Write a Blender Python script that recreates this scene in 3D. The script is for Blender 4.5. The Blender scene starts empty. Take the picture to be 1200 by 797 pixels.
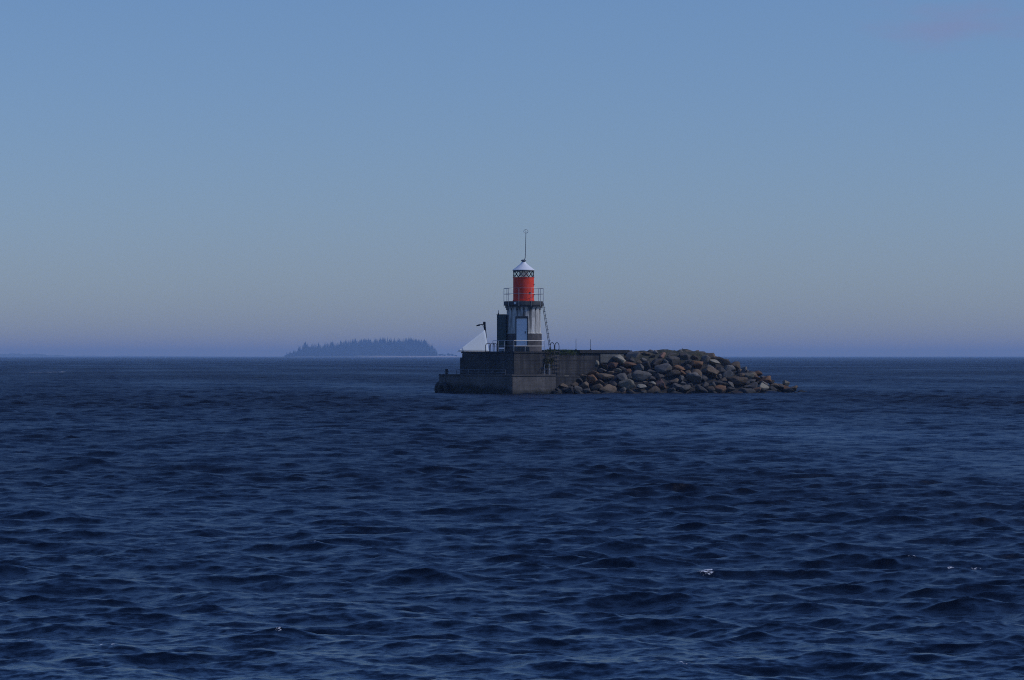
import bpy, bmesh, math, random
import numpy as np
from mathutils import Vector, Matrix, noise as mnoise

S = bpy.context.scene
C = S.collection
R = math.radians
F = 3333.0            # focal length in photo pixels (1200 wide)
CAM_H = 2.8
HOR = 417.3

# ------------------------------------------------------------------ helpers
def at(px, py, Y):
    return Vector(((px - 600) / F * Y, Y, CAM_H - (py - HOR) / F * Y))

def tag(o, label=None, cat=None, group=None, kind=None):
    if label: o['label'] = label
    if cat: o['category'] = cat
    if group: o['group'] = group
    if kind: o['kind'] = kind
    return o

def empty(name, loc, label, cat, rz=0.0, group=None):
    o = bpy.data.objects.new(name, None)
    C.objects.link(o)
    o.location = loc
    o.rotation_euler = (0, 0, rz)
    o.empty_display_size = 0.2
    return tag(o, label, cat, group)

def link(name, bm, mat, parent=None, smooth=False, loc=None):
    """bm is in world coordinates when parent is None, else in the parent's local frame"""
    me = bpy.data.meshes.new(name)
    bmesh.ops.recalc_face_normals(bm, faces=bm.faces)
    bm.to_mesh(me)
    bm.free()
    if smooth:
        for p in me.polygons: p.use_smooth = True
        try:
            me.set_sharp_from_angle(angle=R(38))
        except Exception:
            pass
    me.materials.append(mat)
    o = bpy.data.objects.new(name, me)
    C.objects.link(o)
    if parent is not None: o.parent = parent
    if loc is not None: o.location = loc
    return o

def box(bm, lo, hi, bev=0.0, M=None):
    x0, y0, z0 = lo; x1, y1, z1 = hi
    t = bmesh.new()
    vs = [t.verts.new(v) for v in ((x0,y0,z0),(x1,y0,z0),(x1,y1,z0),(x0,y1,z0),(x0,y0,z1),(x1,y0,z1),(x1,y1,z1),(x0,y1,z1))]
    for f in ((0,3,2,1),(4,5,6,7),(0,1,5,4),(1,2,6,5),(2,3,7,6),(3,0,4,7)):
        t.faces.new([vs[i] for i in f])
    if bev:
        bmesh.ops.bevel(t, geom=t.edges[:], offset=bev, segments=2, affect='EDGES')
    if M is not None: t.transform(M)
    merge(bm, t)

def merge(bm, t):
    me = bpy.data.meshes.new('tmp')
    t.to_mesh(me); t.free()
    bm.from_mesh(me)
    bpy.data.meshes.remove(me)

def tube(bm, pts, r, seg=8, r1=None):
    """tube along a polyline"""
    pts = [Vector(p) for p in pts]
    n = len(pts)
    rings = []
    up = None
    for i, p in enumerate(pts):
        if i == 0: d = pts[1] - p
        elif i == n - 1: d = p - pts[i-1]
        else: d = (pts[i+1] - p).normalized() + (p - pts[i-1]).normalized()
        d.normalize()
        if up is None:
            a = Vector((0,0,1)) if abs(d.z) < .9 else Vector((1,0,0))
            up = d.cross(a).normalized()
        else:
            up = (up - d * up.dot(d)).normalized()
        v = d.cross(up)
        rr = r if r1 is None else r + (r1 - r) * i / (n - 1)
        rings.append([bm.verts.new(p + (up * math.cos(2*math.pi*k/seg) + v * math.sin(2*math.pi*k/seg)) * rr) for k in range(seg)])
    for a, b in zip(rings, rings[1:]):
        for k in range(seg):
            bm.faces.new((a[k], a[(k+1) % seg], b[(k+1) % seg], b[k]))
    bm.faces.new(rings[0][::-1]); bm.faces.new(rings[-1])

def lathe(bm, prof, seg=48, c=(0,0)):
    """closed solid of revolution: prof = [(r,z)...] bottom to top"""
    rings = []
    for r, z in prof:
        rings.append([bm.verts.new((c[0] + r*math.cos(2*math.pi*k/seg), c[1] + r*math.sin(2*math.pi*k/seg), z)) for k in range(seg)])
    for a, b in zip(rings, rings[1:]):
        for k in range(seg):
            bm.faces.new((a[k], a[(k+1) % seg], b[(k+1) % seg], b[k]))
    bm.faces.new(rings[0][::-1]); bm.faces.new(rings[-1])

def smooth01(t):
    t = np.clip(t, 0, 1)
    return t * t * (3 - 2 * t)

# ------------------------------------------------------------------ materials
class NT:
    def __init__(self, name):
        self.m = bpy.data.materials.new(name)
        self.m.use_nodes = True
        self.t = self.m.node_tree
        self.t.nodes.clear()
        self.out = self.n('ShaderNodeOutputMaterial')
    def n(self, typ, **kw):
        nd = self.t.nodes.new(typ)
        for k, v in kw.items(): setattr(nd, k, v)
        return nd
    def l(self, a, b): self.t.links.new(a, b)
    def setin(self, nd, name, v):
        if hasattr(v, 'is_linked') or isinstance(v, bpy.types.NodeSocket): self.l(v, nd.inputs[name])
        else: nd.inputs[name].default_value = v
    def noise(self, vec, scale, detail=5, rough=.6, out='Fac'):
        nd = self.n('ShaderNodeTexNoise')
        nd.inputs['Scale'].default_value = scale
        nd.inputs['Detail'].default_value = detail
        nd.inputs['Roughness'].default_value = rough
        self.l(vec, nd.inputs['Vector'])
        return nd.outputs[out]
    def mapping(self, vec, scale=(1,1,1), loc=(0,0,0)):
        nd = self.n('ShaderNodeMapping')
        nd.inputs['Scale'].default_value = scale
        nd.inputs['Location'].default_value = loc
        self.l(vec, nd.inputs['Vector'])
        return nd.outputs[0]
    def ramp(self, fac, stops):
        nd = self.n('ShaderNodeValToRGB')
        el = nd.color_ramp.elements
        while len(el) < len(stops): el.new(0.5)
        for e, (p, c) in zip(el, stops):
            e.position = p
            e.color = (c, c, c, 1) if isinstance(c, (int, float)) else (*c, 1)
        self.l(fac, nd.inputs[0])
        return nd.outputs[0]
    def mix(self, fac, a, b, mode='MIX'):
        nd = self.n('ShaderNodeMix', data_type='RGBA', blend_type=mode)
        for i, v in ((0, fac), (6, a), (7, b)):
            if isinstance(v, bpy.types.NodeSocket): self.l(v, nd.inputs[i])
            elif i == 0: nd.inputs[0].default_value = v
            else: nd.inputs[i].default_value = (*v, 1) if not isinstance(v, (int, float)) else (v, v, v, 1)
        return nd.outputs[2]
    def math(self, op, a, b=0.0, clamp=False):
        nd = self.n('ShaderNodeMath', operation=op, use_clamp=clamp)
        for i, v in ((0, a), (1, b)):
            if isinstance(v, bpy.types.NodeSocket): self.l(v, nd.inputs[i])
            else: nd.inputs[i].default_value = v
        return nd.outputs[0]
    def sep(self, vec):
        nd = self.n('ShaderNodeSeparateXYZ'); self.l(vec, nd.inputs[0]); return nd.outputs
    def bsdf(self, color, rough=.8, metal=0.0, bump=None, bstr=.3, bdist=.03, spec=.5):
        b = self.n('ShaderNodeBsdfPrincipled')
        if isinstance(color, bpy.types.NodeSocket): self.l(color, b.inputs['Base Color'])
        else: b.inputs['Base Color'].default_value = (*color, 1)
        if isinstance(rough, bpy.types.NodeSocket): self.l(rough, b.inputs['Roughness'])
        else: b.inputs['Roughness'].default_value = rough
        b.inputs['Metallic'].default_value = metal
        b.inputs['Specular IOR Level'].default_value = spec
        if bump is not None:
            bp = self.n('ShaderNodeBump')
            bp.inputs['Strength'].default_value = bstr
            bp.inputs['Distance'].default_value = bdist
            self.l(bump, bp.inputs['Height'])
            self.l(bp.outputs[0], b.inputs['Normal'])
        self.l(b.outputs[0], self.out.inputs[0])
        return b
    def pos(self): return self.n('ShaderNodeNewGeometry').outputs['Position']
    def obj(self): return self.n('ShaderNodeTexCoord').outputs['Object']

def simple(name, col, rough=.6, metal=0.0, var=.25, scale=6):
    k = NT(name)
    p = k.pos()
    f = k.noise(p, scale, 5)
    c = k.mix(k.ramp(f, [(.3, 0.), (.7, 1.)]), tuple(v * (1 - var) for v in col), tuple(min(1, v * (1 + var)) for v in col))
    k.bsdf(c, rough, metal, f, .2, .01)
    return k.m

def concrete(name, base, dark, algae_z=None, streak=.5, courses=0.0):
    k = NT(name)
    p = k.pos()
    big = k.noise(p, .55, 6, .65)
    fine = k.noise(p, 7, 6, .7)
    st = k.noise(k.mapping(p, (2.6, 2.6, .16)), 1.0, 4, .6)
    c = k.mix(k.ramp(big, [(.35, 0.), (.65, 1.)]), dark, base)
    c = k.mix(k.math('MULTIPLY', k.ramp(st, [(.45, 0.), (.62, 1.)]), streak), c, tuple(v * .45 for v in dark))
    c = k.mix(k.math('MULTIPLY', k.ramp(fine, [(.38, 1.), (.52, 0.)]), .65), c, tuple(v * .4 for v in base))
    if algae_z is not None:
        z = k.sep(p)[2]
        h = k.math('ADD', z, k.math('MULTIPLY', k.math('SUBTRACT', k.noise(p, .8, 5), .5), .9))
        a = k.n('ShaderNodeMapRange'); k.l(h, a.inputs[0])
        ly = k.math('MULTIPLY', k.math('DIVIDE', k.sep(k.obj())[1], 1.4, True), -.42)
        h = k.math('ADD', h, ly)
        k.l(h, a.inputs[0])
        a.inputs[1].default_value = algae_z - .18; a.inputs[2].default_value = algae_z + .18
        a.inputs[3].default_value = 1.; a.inputs[4].default_value = 0.
        c = k.mix(a.outputs[0], c, (.012, .015, .013))
    bands = k.noise(k.mapping(p, (.25, .25, 5.5)), 1.0, 4, .6)
    c = k.mix(k.math('MULTIPLY', k.ramp(bands, [(.48, 0.), (.6, 1.)]), .35), c, tuple(v * .55 for v in dark))
    bump = k.mix(.5, fine, big)
    if courses:
        zc = k.math('FRACT', k.math('DIVIDE', k.sep(p)[2], courses))
        line = k.math('GREATER_THAN', zc, .94)
        c = k.mix(k.math('MULTIPLY', line, .55), c, tuple(v * .35 for v in dark))
    k.bsdf(c, .9, 0, bump, .5, .05, .25)
    return k.m

M = {}
M['quay'] = concrete('quay_concrete', (.16, .148, .138), (.09, .085, .082), .22, .35, 0)
M['wall'] = concrete('old_wall_concrete', (.088, .084, .080), (.030, .031, .034), None, .6, .62)
M['coping'] = concrete('coping_concrete', (.05, .05, .053), (.025, .028, .028), None, .3)
M['patch'] = concrete('pale_concrete', (.15, .155, .15), (.10, .105, .10), None, .3)
M['gallery'] = concrete('gallery_concrete', (.13, .13, .13), (.05, .055, .055), None, .6)
M['rail'] = simple('galvanised_steel', (.36, .37, .39), .45, .6, .15, 3)
M['dark_rail'] = simple('dark_weathered_steel', (.025, .027, .032), .5, .5, .3, 5)
M['grey_rail'] = simple('dull_grey_steel', (.12, .13, .145), .5, .3, .25, 5)
M['white'] = simple('white_paint', (.74, .75, .76), .5, 0, .06, 1.5)
M['tarp'] = simple('white_canvas', (.60, .69, .78), .7, 0, .05, 1.2)
M['cabinet'] = simple('dark_green_paint', (.022, .045, .045), .55, 0, .3, 2)
M['rubber'] = simple('black_rubber', (.012, .012, .013), .75, 0, .3, 5)
M['dark'] = simple('near_black_steel', (.02, .022, .026), .5, .4, .3, 5)

def tower_mat():
    k = NT('stained_white_render')
    p = k.obj()
    s = k.sep(p)
    ang = k.math('ARCTAN2', s[1], s[0])
    cx = k.n('ShaderNodeCombineXYZ')
    k.l(k.math('MULTIPLY', ang, 1.3), cx.inputs[0]); k.l(k.math('MULTIPLY', s[2], .14), cx.inputs[2])
    st = k.noise(cx.outputs[0], 3.6, 4, .62)
    st2 = k.noise(cx.outputs[0], 9, 3, .6)
    fine = k.noise(p, 9, 6, .7)
    # streaks run down from the gallery, weaker lower down
    hz = k.n('ShaderNodeMapRange'); k.l(s[2], hz.inputs[0])
    hz.inputs[1].default_value = 1.2; hz.inputs[2].default_value = 3.25; hz.inputs[3].default_value = .35; hz.inputs[4].default_value = 1.0
    c = k.mix(k.ramp(fine, [(.3, 0.), (.7, 1.)]), (.52, .52, .49), (.66, .65, .61))
    c = k.mix(k.math('MULTIPLY', k.ramp(st, [(.46, 0.), (.60, 1.)]), hz.outputs[0]), c, (.075, .075, .072))
    c = k.mix(k.math('MULTIPLY', k.ramp(st2, [(.5, 0.), (.62, .7)]), hz.outputs[0]), c, (.12, .115, .105))
    ph = k.math('ADD', k.math('MULTIPLY', ang, 16), k.math('MULTIPLY', k.math('SUBTRACT', k.noise(p, 1.7, 4), .5), 3.2))
    rib = k.math('MULTIPLY', k.ramp(k.math('COSINE', ph), [(.25, 0.), (.85, 1.)]), k.ramp(k.noise(cx.outputs[0], 5.0, 3), [(.30, .25), (.62, 1.)]))
    c = k.mix(k.math('MULTIPLY', rib, hz.outputs[0]), c, (.06, .06, .058))
    # black and brown painted plinth band below
    bt = k.math('ADD', 1.33, k.math('MULTIPLY', k.math('SUBTRACT', fine, .5), .12))
    band = k.math('LESS_THAN', s[2], bt)
    bc = k.mix(k.ramp(k.noise(p, 2.2, 5), [(.35, 0.), (.65, 1.)]), (.05, .048, .05), (.13, .115, .11))
    c = k.mix(band, c, bc)
    k.bsdf(c, .85, 0, fine, .4, .03, .3)
    return k.m
M['tower'] = tower_mat()

def red_mat():
    k = NT('red_paint')
    p = k.obj()
    f = k.noise(p, 3, 5)
    st = k.noise(k.mapping(p, (5, 5, .35)), 1.5, 4)
    c = k.mix(k.ramp(f, [(.3, 0.), (.7, 1.)]), (.72, .048, .020), (.82, .072, .032))
    c = k.mix(k.math('MULTIPLY', k.ramp(st, [(.52, 0.), (.68, 1.)]), .4), c, (.30, .03, .018))
    k.bsdf(c, .6, 0, f, .1, .01, .2)
    return k.m
M['red'] = red_mat()

def glass_mat():
    k = NT('lantern_glass')
    g = k.n('ShaderNodeBsdfGlossy'); g.inputs['Roughness'].default_value = .05
    t = k.n('ShaderNodeBsdfTransparent'); t.inputs[0].default_value = (.8, .86, .88, 1)
    m = k.n('ShaderNodeMixShader'); m.inputs[0].default_value = .25
    k.l(t.outputs[0], m.inputs[1]); k.l(g.outputs[0], m.inputs[2]); k.l(m.outputs[0], k.out.inputs[0])
    return k.m
M['glass'] = glass_mat()

def rock_mat(name, a, b, c2):
    k = NT(name)
    p = k.pos()
    o = k.obj()
    info = k.n('ShaderNodeObjectInfo')
    f = k.noise(o, 1.6, 7, .65)
    sp = k.noise(o, 14, 4, .7)
    c = k.mix(k.ramp(f, [(.32, 0.), (.68, 1.)]), a, b)
    c = k.mix(k.math('MULTIPLY', k.ramp(k.noise(o, 3.1, 5), [(.52, 0.), (.62, 1.)]), .7), c, c2)
    c = k.mix(k.math('MULTIPLY', k.ramp(sp, [(.4, 1.), (.52, 0.)]), .5), c, tuple(v * .45 for v in a))
    hsv = k.n('ShaderNodeHueSaturation')
    k.l(c, hsv.inputs['Color'])
    k.l(k.math('ADD', .55, k.math('MULTIPLY', info.outputs['Random'], .65)), hsv.inputs['Value'])
    c = hsv.outputs[0]
    # weed and wet rock just above the water
    z = k.math('ADD', k.sep(p)[2], k.math('MULTIPLY', k.math('SUBTRACT', k.noise(p, 1.1, 4), .5), .7))
    mr = k.n('ShaderNodeMapRange'); k.l(z, mr.inputs[0])
    mr.inputs[1].default_value = .12; mr.inputs[2].default_value = .5; mr.inputs[3].default_value = .85; mr.inputs[4].default_value = 0.
    c = k.mix(mr.outputs[0], c, (.016, .017, .015))
    k.bsdf(c, .85, 0, k.mix(.4, f, sp), .6, .06, .3)
    return k.m
ROCK = {
    'grey': rock_mat('grey_granite', (0.118, 0.107, 0.094), (0.187, 0.170, 0.144), (0.083, 0.072, 0.057)),
    'dark grey': rock_mat('dark_granite', (0.052, 0.047, 0.045), (0.104, 0.095, 0.083), (0.069, 0.054, 0.036)),
    'brownish': rock_mat('brown_granite', (0.118, 0.083, 0.052), (0.187, 0.139, 0.091), (0.091, 0.063, 0.039)),
    'orange brown': rock_mat('rusty_granite', (0.167, 0.079, 0.036), (0.215, 0.120, 0.060), (0.111, 0.083, 0.057)),
    'pale': rock_mat('pale_granite', (0.236, 0.215, 0.161), (0.319, 0.285, 0.213), (0.187, 0.164, 0.120)),
    'pinkish': rock_mat('pink_granite', (0.174, 0.095, 0.065), (0.236, 0.133, 0.091), (0.118, 0.083, 0.062)),
}
def core_mat():
    k = NT('rubble_and_moss')
    p = k.pos()
    f = k.noise(p, 2.5, 6, .7)
    c = k.mix(k.ramp(f, [(.35, 0.), (.65, 1.)]), (.018, .018, .018), (.05, .046, .042))
    z = k.math('ADD', k.sep(p)[2], k.math('MULTIPLY', k.math('SUBTRACT', k.noise(p, 1.2, 5), .5), .8))
    m = k.n('ShaderNodeMapRange'); k.l(z, m.inputs[0])
    m.inputs[1].default_value = 2.2; m.inputs[2].default_value = 2.6
    c = k.mix(m.outputs[0], c, k.mix(k.ramp(f, [(.35, 0.), (.65, 1.)]), (.035, .038, .025), (.085, .08, .06)))
    k.bsdf(c, .95, 0, f, .9, .15, .2)
    return k.m
M['core'] = core_mat()

def leaf_mat(name, a, b):
    k = NT(name)
    f = k.noise(k.pos(), 3.0, 4)
    c = k.mix(k.ramp(f, [(.35, 0.), (.65, 1.)]), a, b)
    k.bsdf(c, .8, 0, None, spec=.2)
    return k.m
M['grass'] = leaf_mat('coarse_grass', (.035, .065, .018), (.075, .10, .03))
M['bush'] = leaf_mat('brown_green_leaves', (.035, .045, .015), (.085, .07, .02))
M['spruce'] = leaf_mat('spruce_needles', (.022, .040, .020), (.045, .065, .03))
M['bark'] = simple('bark', (.09, .07, .055), .9)
M['soil'] = simple('island_ground', (.06, .07, .035), .95, 0, .4, .05)
M['sand'] = simple('pale_shore_stones', (.42, .38, .33), .9, 0, .2, .1)
M['far_land'] = simple('far_forested_land', (.04, .055, .035), .95, 0, .3, .01)

# ------------------------------------------------------------------ camera
cam = bpy.data.cameras.new('camera')
co = bpy.data.objects.new('camera', cam)
C.objects.link(co)
cam.sensor_width = 36
cam.lens = 36 * F / 1200
cam.clip_start = .1
cam.clip_end = 80000
co.location = (0, 0, CAM_H)
co.rotation_euler = (R(90) + math.atan((HOR - 398.5) / F), 0, 0)
S.camera = co

# ------------------------------------------------------------------ sun and sky
SUN_AZ, SUN_EL = R(98), R(42)          # azimuth measured from the view direction (+Y) towards the right (+X)
sd = Vector((math.sin(SUN_AZ) * math.cos(SUN_EL), math.cos(SUN_AZ) * math.cos(SUN_EL), math.sin(SUN_EL)))
sl = bpy.data.lights.new('sun', 'SUN')
sl.energy = 2.4
sl.angle = R(.53)
sl.color = (1.0, .95, .89)
so = bpy.data.objects.new('sun', sl)
C.objects.link(so)
so.location = (60, 180, 60)
so.rotation_euler = sd.to_track_quat('Z', 'Y').to_euler()

W = bpy.data.worlds.new('World')
S.world = W
W.use_nodes = True
wt = W.node_tree
wt.nodes.clear()
def wn(t, **kw):
    nd = wt.nodes.new(t)
    for k_, v_ in kw.items(): setattr(nd, k_, v_)
    return nd
sky = wn('ShaderNodeTexSky', sky_type='NISHITA')
sky.sun_disc = False
sky.sun_elevation = SUN_EL
sky.sun_rotation = SUN_AZ
sky.altitude = 0
sky.air_density = 1.0
sky.dust_density = .3
sky.ozone_density = 4.0
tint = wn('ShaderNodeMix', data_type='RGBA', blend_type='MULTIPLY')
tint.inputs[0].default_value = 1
# the camera's cool white balance, a little cooler near the hazy horizon; extra blue overhead added to brighten the sea's reflection
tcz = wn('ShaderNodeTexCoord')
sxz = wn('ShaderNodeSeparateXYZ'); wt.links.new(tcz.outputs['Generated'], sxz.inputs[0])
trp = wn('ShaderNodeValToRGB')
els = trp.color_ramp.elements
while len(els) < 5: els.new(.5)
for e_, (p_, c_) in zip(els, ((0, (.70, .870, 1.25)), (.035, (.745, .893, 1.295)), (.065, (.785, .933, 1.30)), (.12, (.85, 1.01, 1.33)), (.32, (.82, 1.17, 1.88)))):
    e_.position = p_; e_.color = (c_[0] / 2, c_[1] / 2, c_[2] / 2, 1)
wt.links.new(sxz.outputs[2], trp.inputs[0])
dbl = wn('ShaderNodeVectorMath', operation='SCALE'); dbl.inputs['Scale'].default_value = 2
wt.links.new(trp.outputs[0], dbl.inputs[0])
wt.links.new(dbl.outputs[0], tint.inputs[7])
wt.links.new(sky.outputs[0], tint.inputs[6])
# a small violet wisp of cloud low in the sky on the right
tc = wn('ShaderNodeTexCoord')
cm = wn('ShaderNodeMapping')
cdir = Vector((525 / F, 1, (HOR - 26) / F)).normalized()
cm.inputs['Location'].default_value = (-cdir.x, 0, -cdir.z)
wt.links.new(tc.outputs['Generated'], cm.inputs[0])
cm2 = wn('ShaderNodeMapping')
cm2.inputs['Scale'].default_value = (24, 0, 105)
cm2.inputs['Rotation'].default_value = (0, R(5), 0)
wt.links.new(cm.outputs[0], cm2.inputs[0])
ln = wn('ShaderNodeVectorMath', operation='LENGTH'); wt.links.new(cm2.outputs[0], ln.inputs[0])
cn = wn('ShaderNodeTexNoise'); cn.inputs['Scale'].default_value = 1.6; cn.inputs['Detail'].default_value = 5
wt.links.new(cm2.outputs[0], cn.inputs['Vector'])
ad = wn('ShaderNodeMath', operation='SUBTRACT'); wt.links.new(cn.outputs[0], ad.inputs[0])
mm = wn('ShaderNodeMath', operation='MULTIPLY'); wt.links.new(ln.outputs['Value'], mm.inputs[0]); mm.inputs[1].default_value = .42
wt.links.new(mm.outputs[0], ad.inputs[1])
cr = wn('ShaderNodeMapRange'); wt.links.new(ad.outputs[0], cr.inputs[0])
cr.interpolation_type = 'SMOOTHSTEP'
cr.inputs[1].default_value = .05; cr.inputs[2].default_value = .6; cr.inputs[3].default_value = 0; cr.inputs[4].default_value = .8
cl = wn('ShaderNodeMix', data_type='RGBA')
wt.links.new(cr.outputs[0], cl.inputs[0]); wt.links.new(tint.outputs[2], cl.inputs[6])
cl.inputs[7].default_value = (2.95, 3.95, 7.0, 1)
bg = wn('ShaderNodeBackground'); bg.inputs[1].default_value = .10
wo = wn('ShaderNodeOutputWorld')
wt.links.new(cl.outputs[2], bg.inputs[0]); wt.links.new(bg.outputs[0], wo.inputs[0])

# ------------------------------------------------------------------ sea
def build_sea():
    rng = np.random.default_rng(11)
    ys = []
    y = 7.0
    while y < 24000:
        ys.append(y)
        y += min(max(.030, .0016 * y), .75) if y < 1500 else .010 * y
    ys.append(24000.)
    ys = np.array(ys)
    dys = np.gradient(ys)
    inner = np.linspace(-.2, .2, 700)
    outer = np.linspace(.2, .75, 70)[1:]
    us = np.concatenate([-outer[::-1], inner, outer])
    ny, nx = len(ys), len(us)
    N = 130
    lam = np.exp(np.linspace(math.log(.10), math.log(4.6), N)) * rng.uniform(.93, 1.07, N)
    k = 2 * np.pi / lam
    spread = np.interp(np.log(lam), [math.log(.2), math.log(7)], [.80, .36])
    main = R(-94)
    th = main + rng.normal(0, 1, N) * spread
    dx, dy = np.cos(th), np.sin(th)
    ph = rng.uniform(0, 2*np.pi, N)
    slope = np.interp(np.log(lam), np.log([.10, .2, .4, .66, 1.05, 1.7, 2.7, 4.6]), [.022, .026, .029, .029, .028, .0225, .013, .005])
    amp = slope / k
    co_ = np.zeros((ny, nx, 3), np.float32)
    res = np.zeros((ny, nx), np.float32)
    foam_glint = np.zeros((ny, nx), np.float32)
    CH = 60
    for r0 in range(0, ny, CH):
        yy = ys[r0:r0+CH][:, None]
        X = (us[None, :] * np.maximum(yy, 30)).astype(np.float64)
        Y = np.repeat(yy, nx, 1)
        dd = dys[r0:r0+CH][:, None]
        ddx = np.maximum(yy, 30) * .00063
        x0, y0 = X.copy(), Y.copy()
        Z = np.zeros_like(X); rs = np.zeros((len(yy), 1)); J = np.zeros_like(X)
        # gusts: patches where the short waves are livelier
        g = 1 + .30 * np.sin(.060 * x0 + .9 * np.sin(.021 * y0)) * np.sin(.034 * y0 + .02 * x0 + 1.3 * np.sin(.045 * x0)) \
              + .18 * np.sin(.21 * x0 + .13 * y0 + 2) * np.sin(.087 * y0 - .11 * x0)
        for i in range(N):
            w = smooth01((lam[i] / (np.maximum(dd * abs(dy[i]), .6 * ddx)) - 2.2) / 2.0)
            if w.max() > 0:
                t = k[i] * (dx[i] * x0 + dy[i] * y0) + ph[i]
                s, c = np.sin(t), np.cos(t)
                a = amp[i] * w * (g if lam[i] < 3 else 1) * (1 + smooth01((lam[i] - .7) / .9) * (.15 + .45 * smooth01((yy - 35) / 110.) + .5 * smooth01((yy - 250) / 700.)))
                X -= 1.3 * dx[i] * a * s
                Y -= 1.3 * dy[i] * a * s
                Z += a * c
                J += k[i] * a * c
            rs += (1 - w**2) * slope[i]**2 / 2
        co_[r0:r0+CH, :, 0] = X; co_[r0:r0+CH, :, 1] = Y; co_[r0:r0+CH, :, 2] = Z
        res[r0:r0+CH] = np.sqrt(rs) * np.minimum(g, 1.4)
        foam_glint[r0:r0+CH] = np.clip((J - .88) / .12, 0, 1) * (Y < 160)
    # breaking crests, and small white specks painted in place of sun glints
    for px, py, rx, ry, st in ((820, 683, .15, .22, .95), (848, 686, .07, .14, .7), (1108, 673, .10, .08, .80), (1128, 672, .14, .08, .82), (1150, 673, .12, .08, .80), (88, 733, .06, .08, .8), (108, 757, .06, .08, .85),
                               (143, 758, .04, .08, .85), (340, 738, .05, .08, .85), (366, 636, .10, .10, .74), (45, 436.5, 3.2, 16, .8), (68, 436.2, 2.0, 14, 1.), (155, 550, .25, .5, .6), (805, 761, .08, .08, .76), (464, 583, .07, .3, .7)):
        Yc = CAM_H * F / (py - HOR); Xc = (px - 600) / F * Yc
        if Yc < 160:                      # sit on the nearest crest
            near = (np.abs(co_[:, :, 0] - Xc) < .12 + .3 * rx) & (np.abs(co_[:, :, 1] - Yc) < 2.2)
            zz = np.where(near, co_[:, :, 2], -9)
            ci = np.unravel_index(np.argmax(zz), zz.shape)
            Yc = co_[ci[0], ci[1], 1] - .03; Xc = co_[ci[0], ci[1], 0]
        d2 = ((co_[:, :, 0] - Xc) / rx)**2 + ((co_[:, :, 1] - Yc) / ry)**2
        foam_glint = np.maximum(foam_glint, st * np.exp(-d2 * .7)).astype(np.float32)
    v = co_.reshape(-1, 3)
    idx = np.arange(ny * nx).reshape(ny, nx)
    q = np.stack([idx[:-1, :-1], idx[:-1, 1:], idx[1:, 1:], idx[1:, :-1]], -1).reshape(-1, 4)
    me = bpy.data.meshes.new('sea')
    me.vertices.add(len(v)); me.vertices.foreach_set('co', v.ravel())
    me.loops.add(q.size); me.loops.foreach_set('vertex_index', q.ravel().astype(np.int32))
    me.polygons.add(len(q)); me.polygons.foreach_set('loop_start', np.arange(0, q.size, 4, dtype=np.int32))
    me.polygons.foreach_set('use_smooth', np.ones(len(q), bool))
    for nm, arr in (('residual', res), ('foam_glint', foam_glint)):
        at_ = me.attributes.new(nm, 'FLOAT', 'POINT')
        at_.data.foreach_set('value', arr.ravel())
    me.update(calc_edges=True)
    k_ = NT('sea_water')
    p = k_.pos()
    ra = k_.n('ShaderNodeAttribute', attribute_name='residual').outputs['Fac']
    fo = k_.n('ShaderNodeAttribute', attribute_name='foam_glint').outputs['Fac']
    geo = k_.n('ShaderNodeNewGeometry')
    # small ripples: tilt the normal directly
    n1 = k_.noise(k_.mapping(p, (5.0, 9.5, 0)), 1.0, 5, .66, 'Color')
    n0 = k_.noise(k_.mapping(p, (13, 26, 0), (1, 5, 0)), 1.0, 3, .6, 'Color')
    n2 = k_.noise(k_.mapping(p, (.55, .95, 0), (7, 3, 0)), 1.0, 4, .62, 'Color')
    def tilt(nz, amount):
        v1 = k_.n('ShaderNodeVectorMath', operation='SUBTRACT'); k_.l(nz, v1.inputs[0]); v1.inputs[1].default_value = (.5, .5, .5)
        v2 = k_.n('ShaderNodeVectorMath', operation='MULTIPLY'); k_.l(v1.outputs[0], v2.inputs[0]); v2.inputs[1].default_value = (1, 1, 0)
        v3 = k_.n('ShaderNodeVectorMath', operation='SCALE'); k_.l(v2.outputs[0], v3.inputs[0])
        if isinstance(amount, bpy.types.NodeSocket): k_.l(amount, v3.inputs['Scale'])
        else: v3.inputs['Scale'].default_value = amount
        return v3.outputs[0]
    def vadd(a, b):
        nd = k_.n('ShaderNodeVectorMath', operation='ADD'); k_.l(a, nd.inputs[0]); k_.l(b, nd.inputs[1]); return nd.outputs[0]
    n3 = k_.noise(k_.mapping(p, (.16, .022, 0), (3, 8, 0)), 1.0, 5, .7, 'Color')
    nrm = vadd(vadd(vadd(vadd(geo.outputs['Normal'], tilt(n0, .5)), tilt(n1, .8)), tilt(n2, k_.math('MULTIPLY', ra, 2.0))), tilt(n3, k_.math('MULTIPLY', ra, 1.8)))
    nn = k_.n('ShaderNodeVectorMath', operation='NORMALIZE'); k_.l(nrm, nn.inputs[0])
    b = k_.n('ShaderNodeBsdfPrincipled')
    b.inputs['Base Color'].default_value = (.0008, .0022, .0070, 1)
    b.inputs['IOR'].default_value = 1.333
    k_.l(k_.math('POWER', k_.math('ADD', .0025, k_.math('MULTIPLY', ra, 1.25)), .5), b.inputs['Roughness'])
    k_.l(nn.outputs[0], b.inputs['Normal'])
    fm = k_.n('ShaderNodeBsdfPrincipled')
    fm.inputs['Base Color'].default_value = (.75, .77, .78, 1); fm.inputs['Roughness'].default_value = .7
    fn = k_.noise(k_.mapping(p, (26, 20, 20)), 1.0, 3, .7)
    fac = k_.ramp(k_.math('ADD', fn, k_.math('SUBTRACT', k_.math('MULTIPLY', fo, .62), .62)), [(.36, 0.), (.50, 1.)])
    ms = k_.n('ShaderNodeMixShader')
    k_.l(fac, ms.inputs[0]); k_.l(b.outputs[0], ms.inputs[1]); k_.l(fm.outputs[0], ms.inputs[2])
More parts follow.
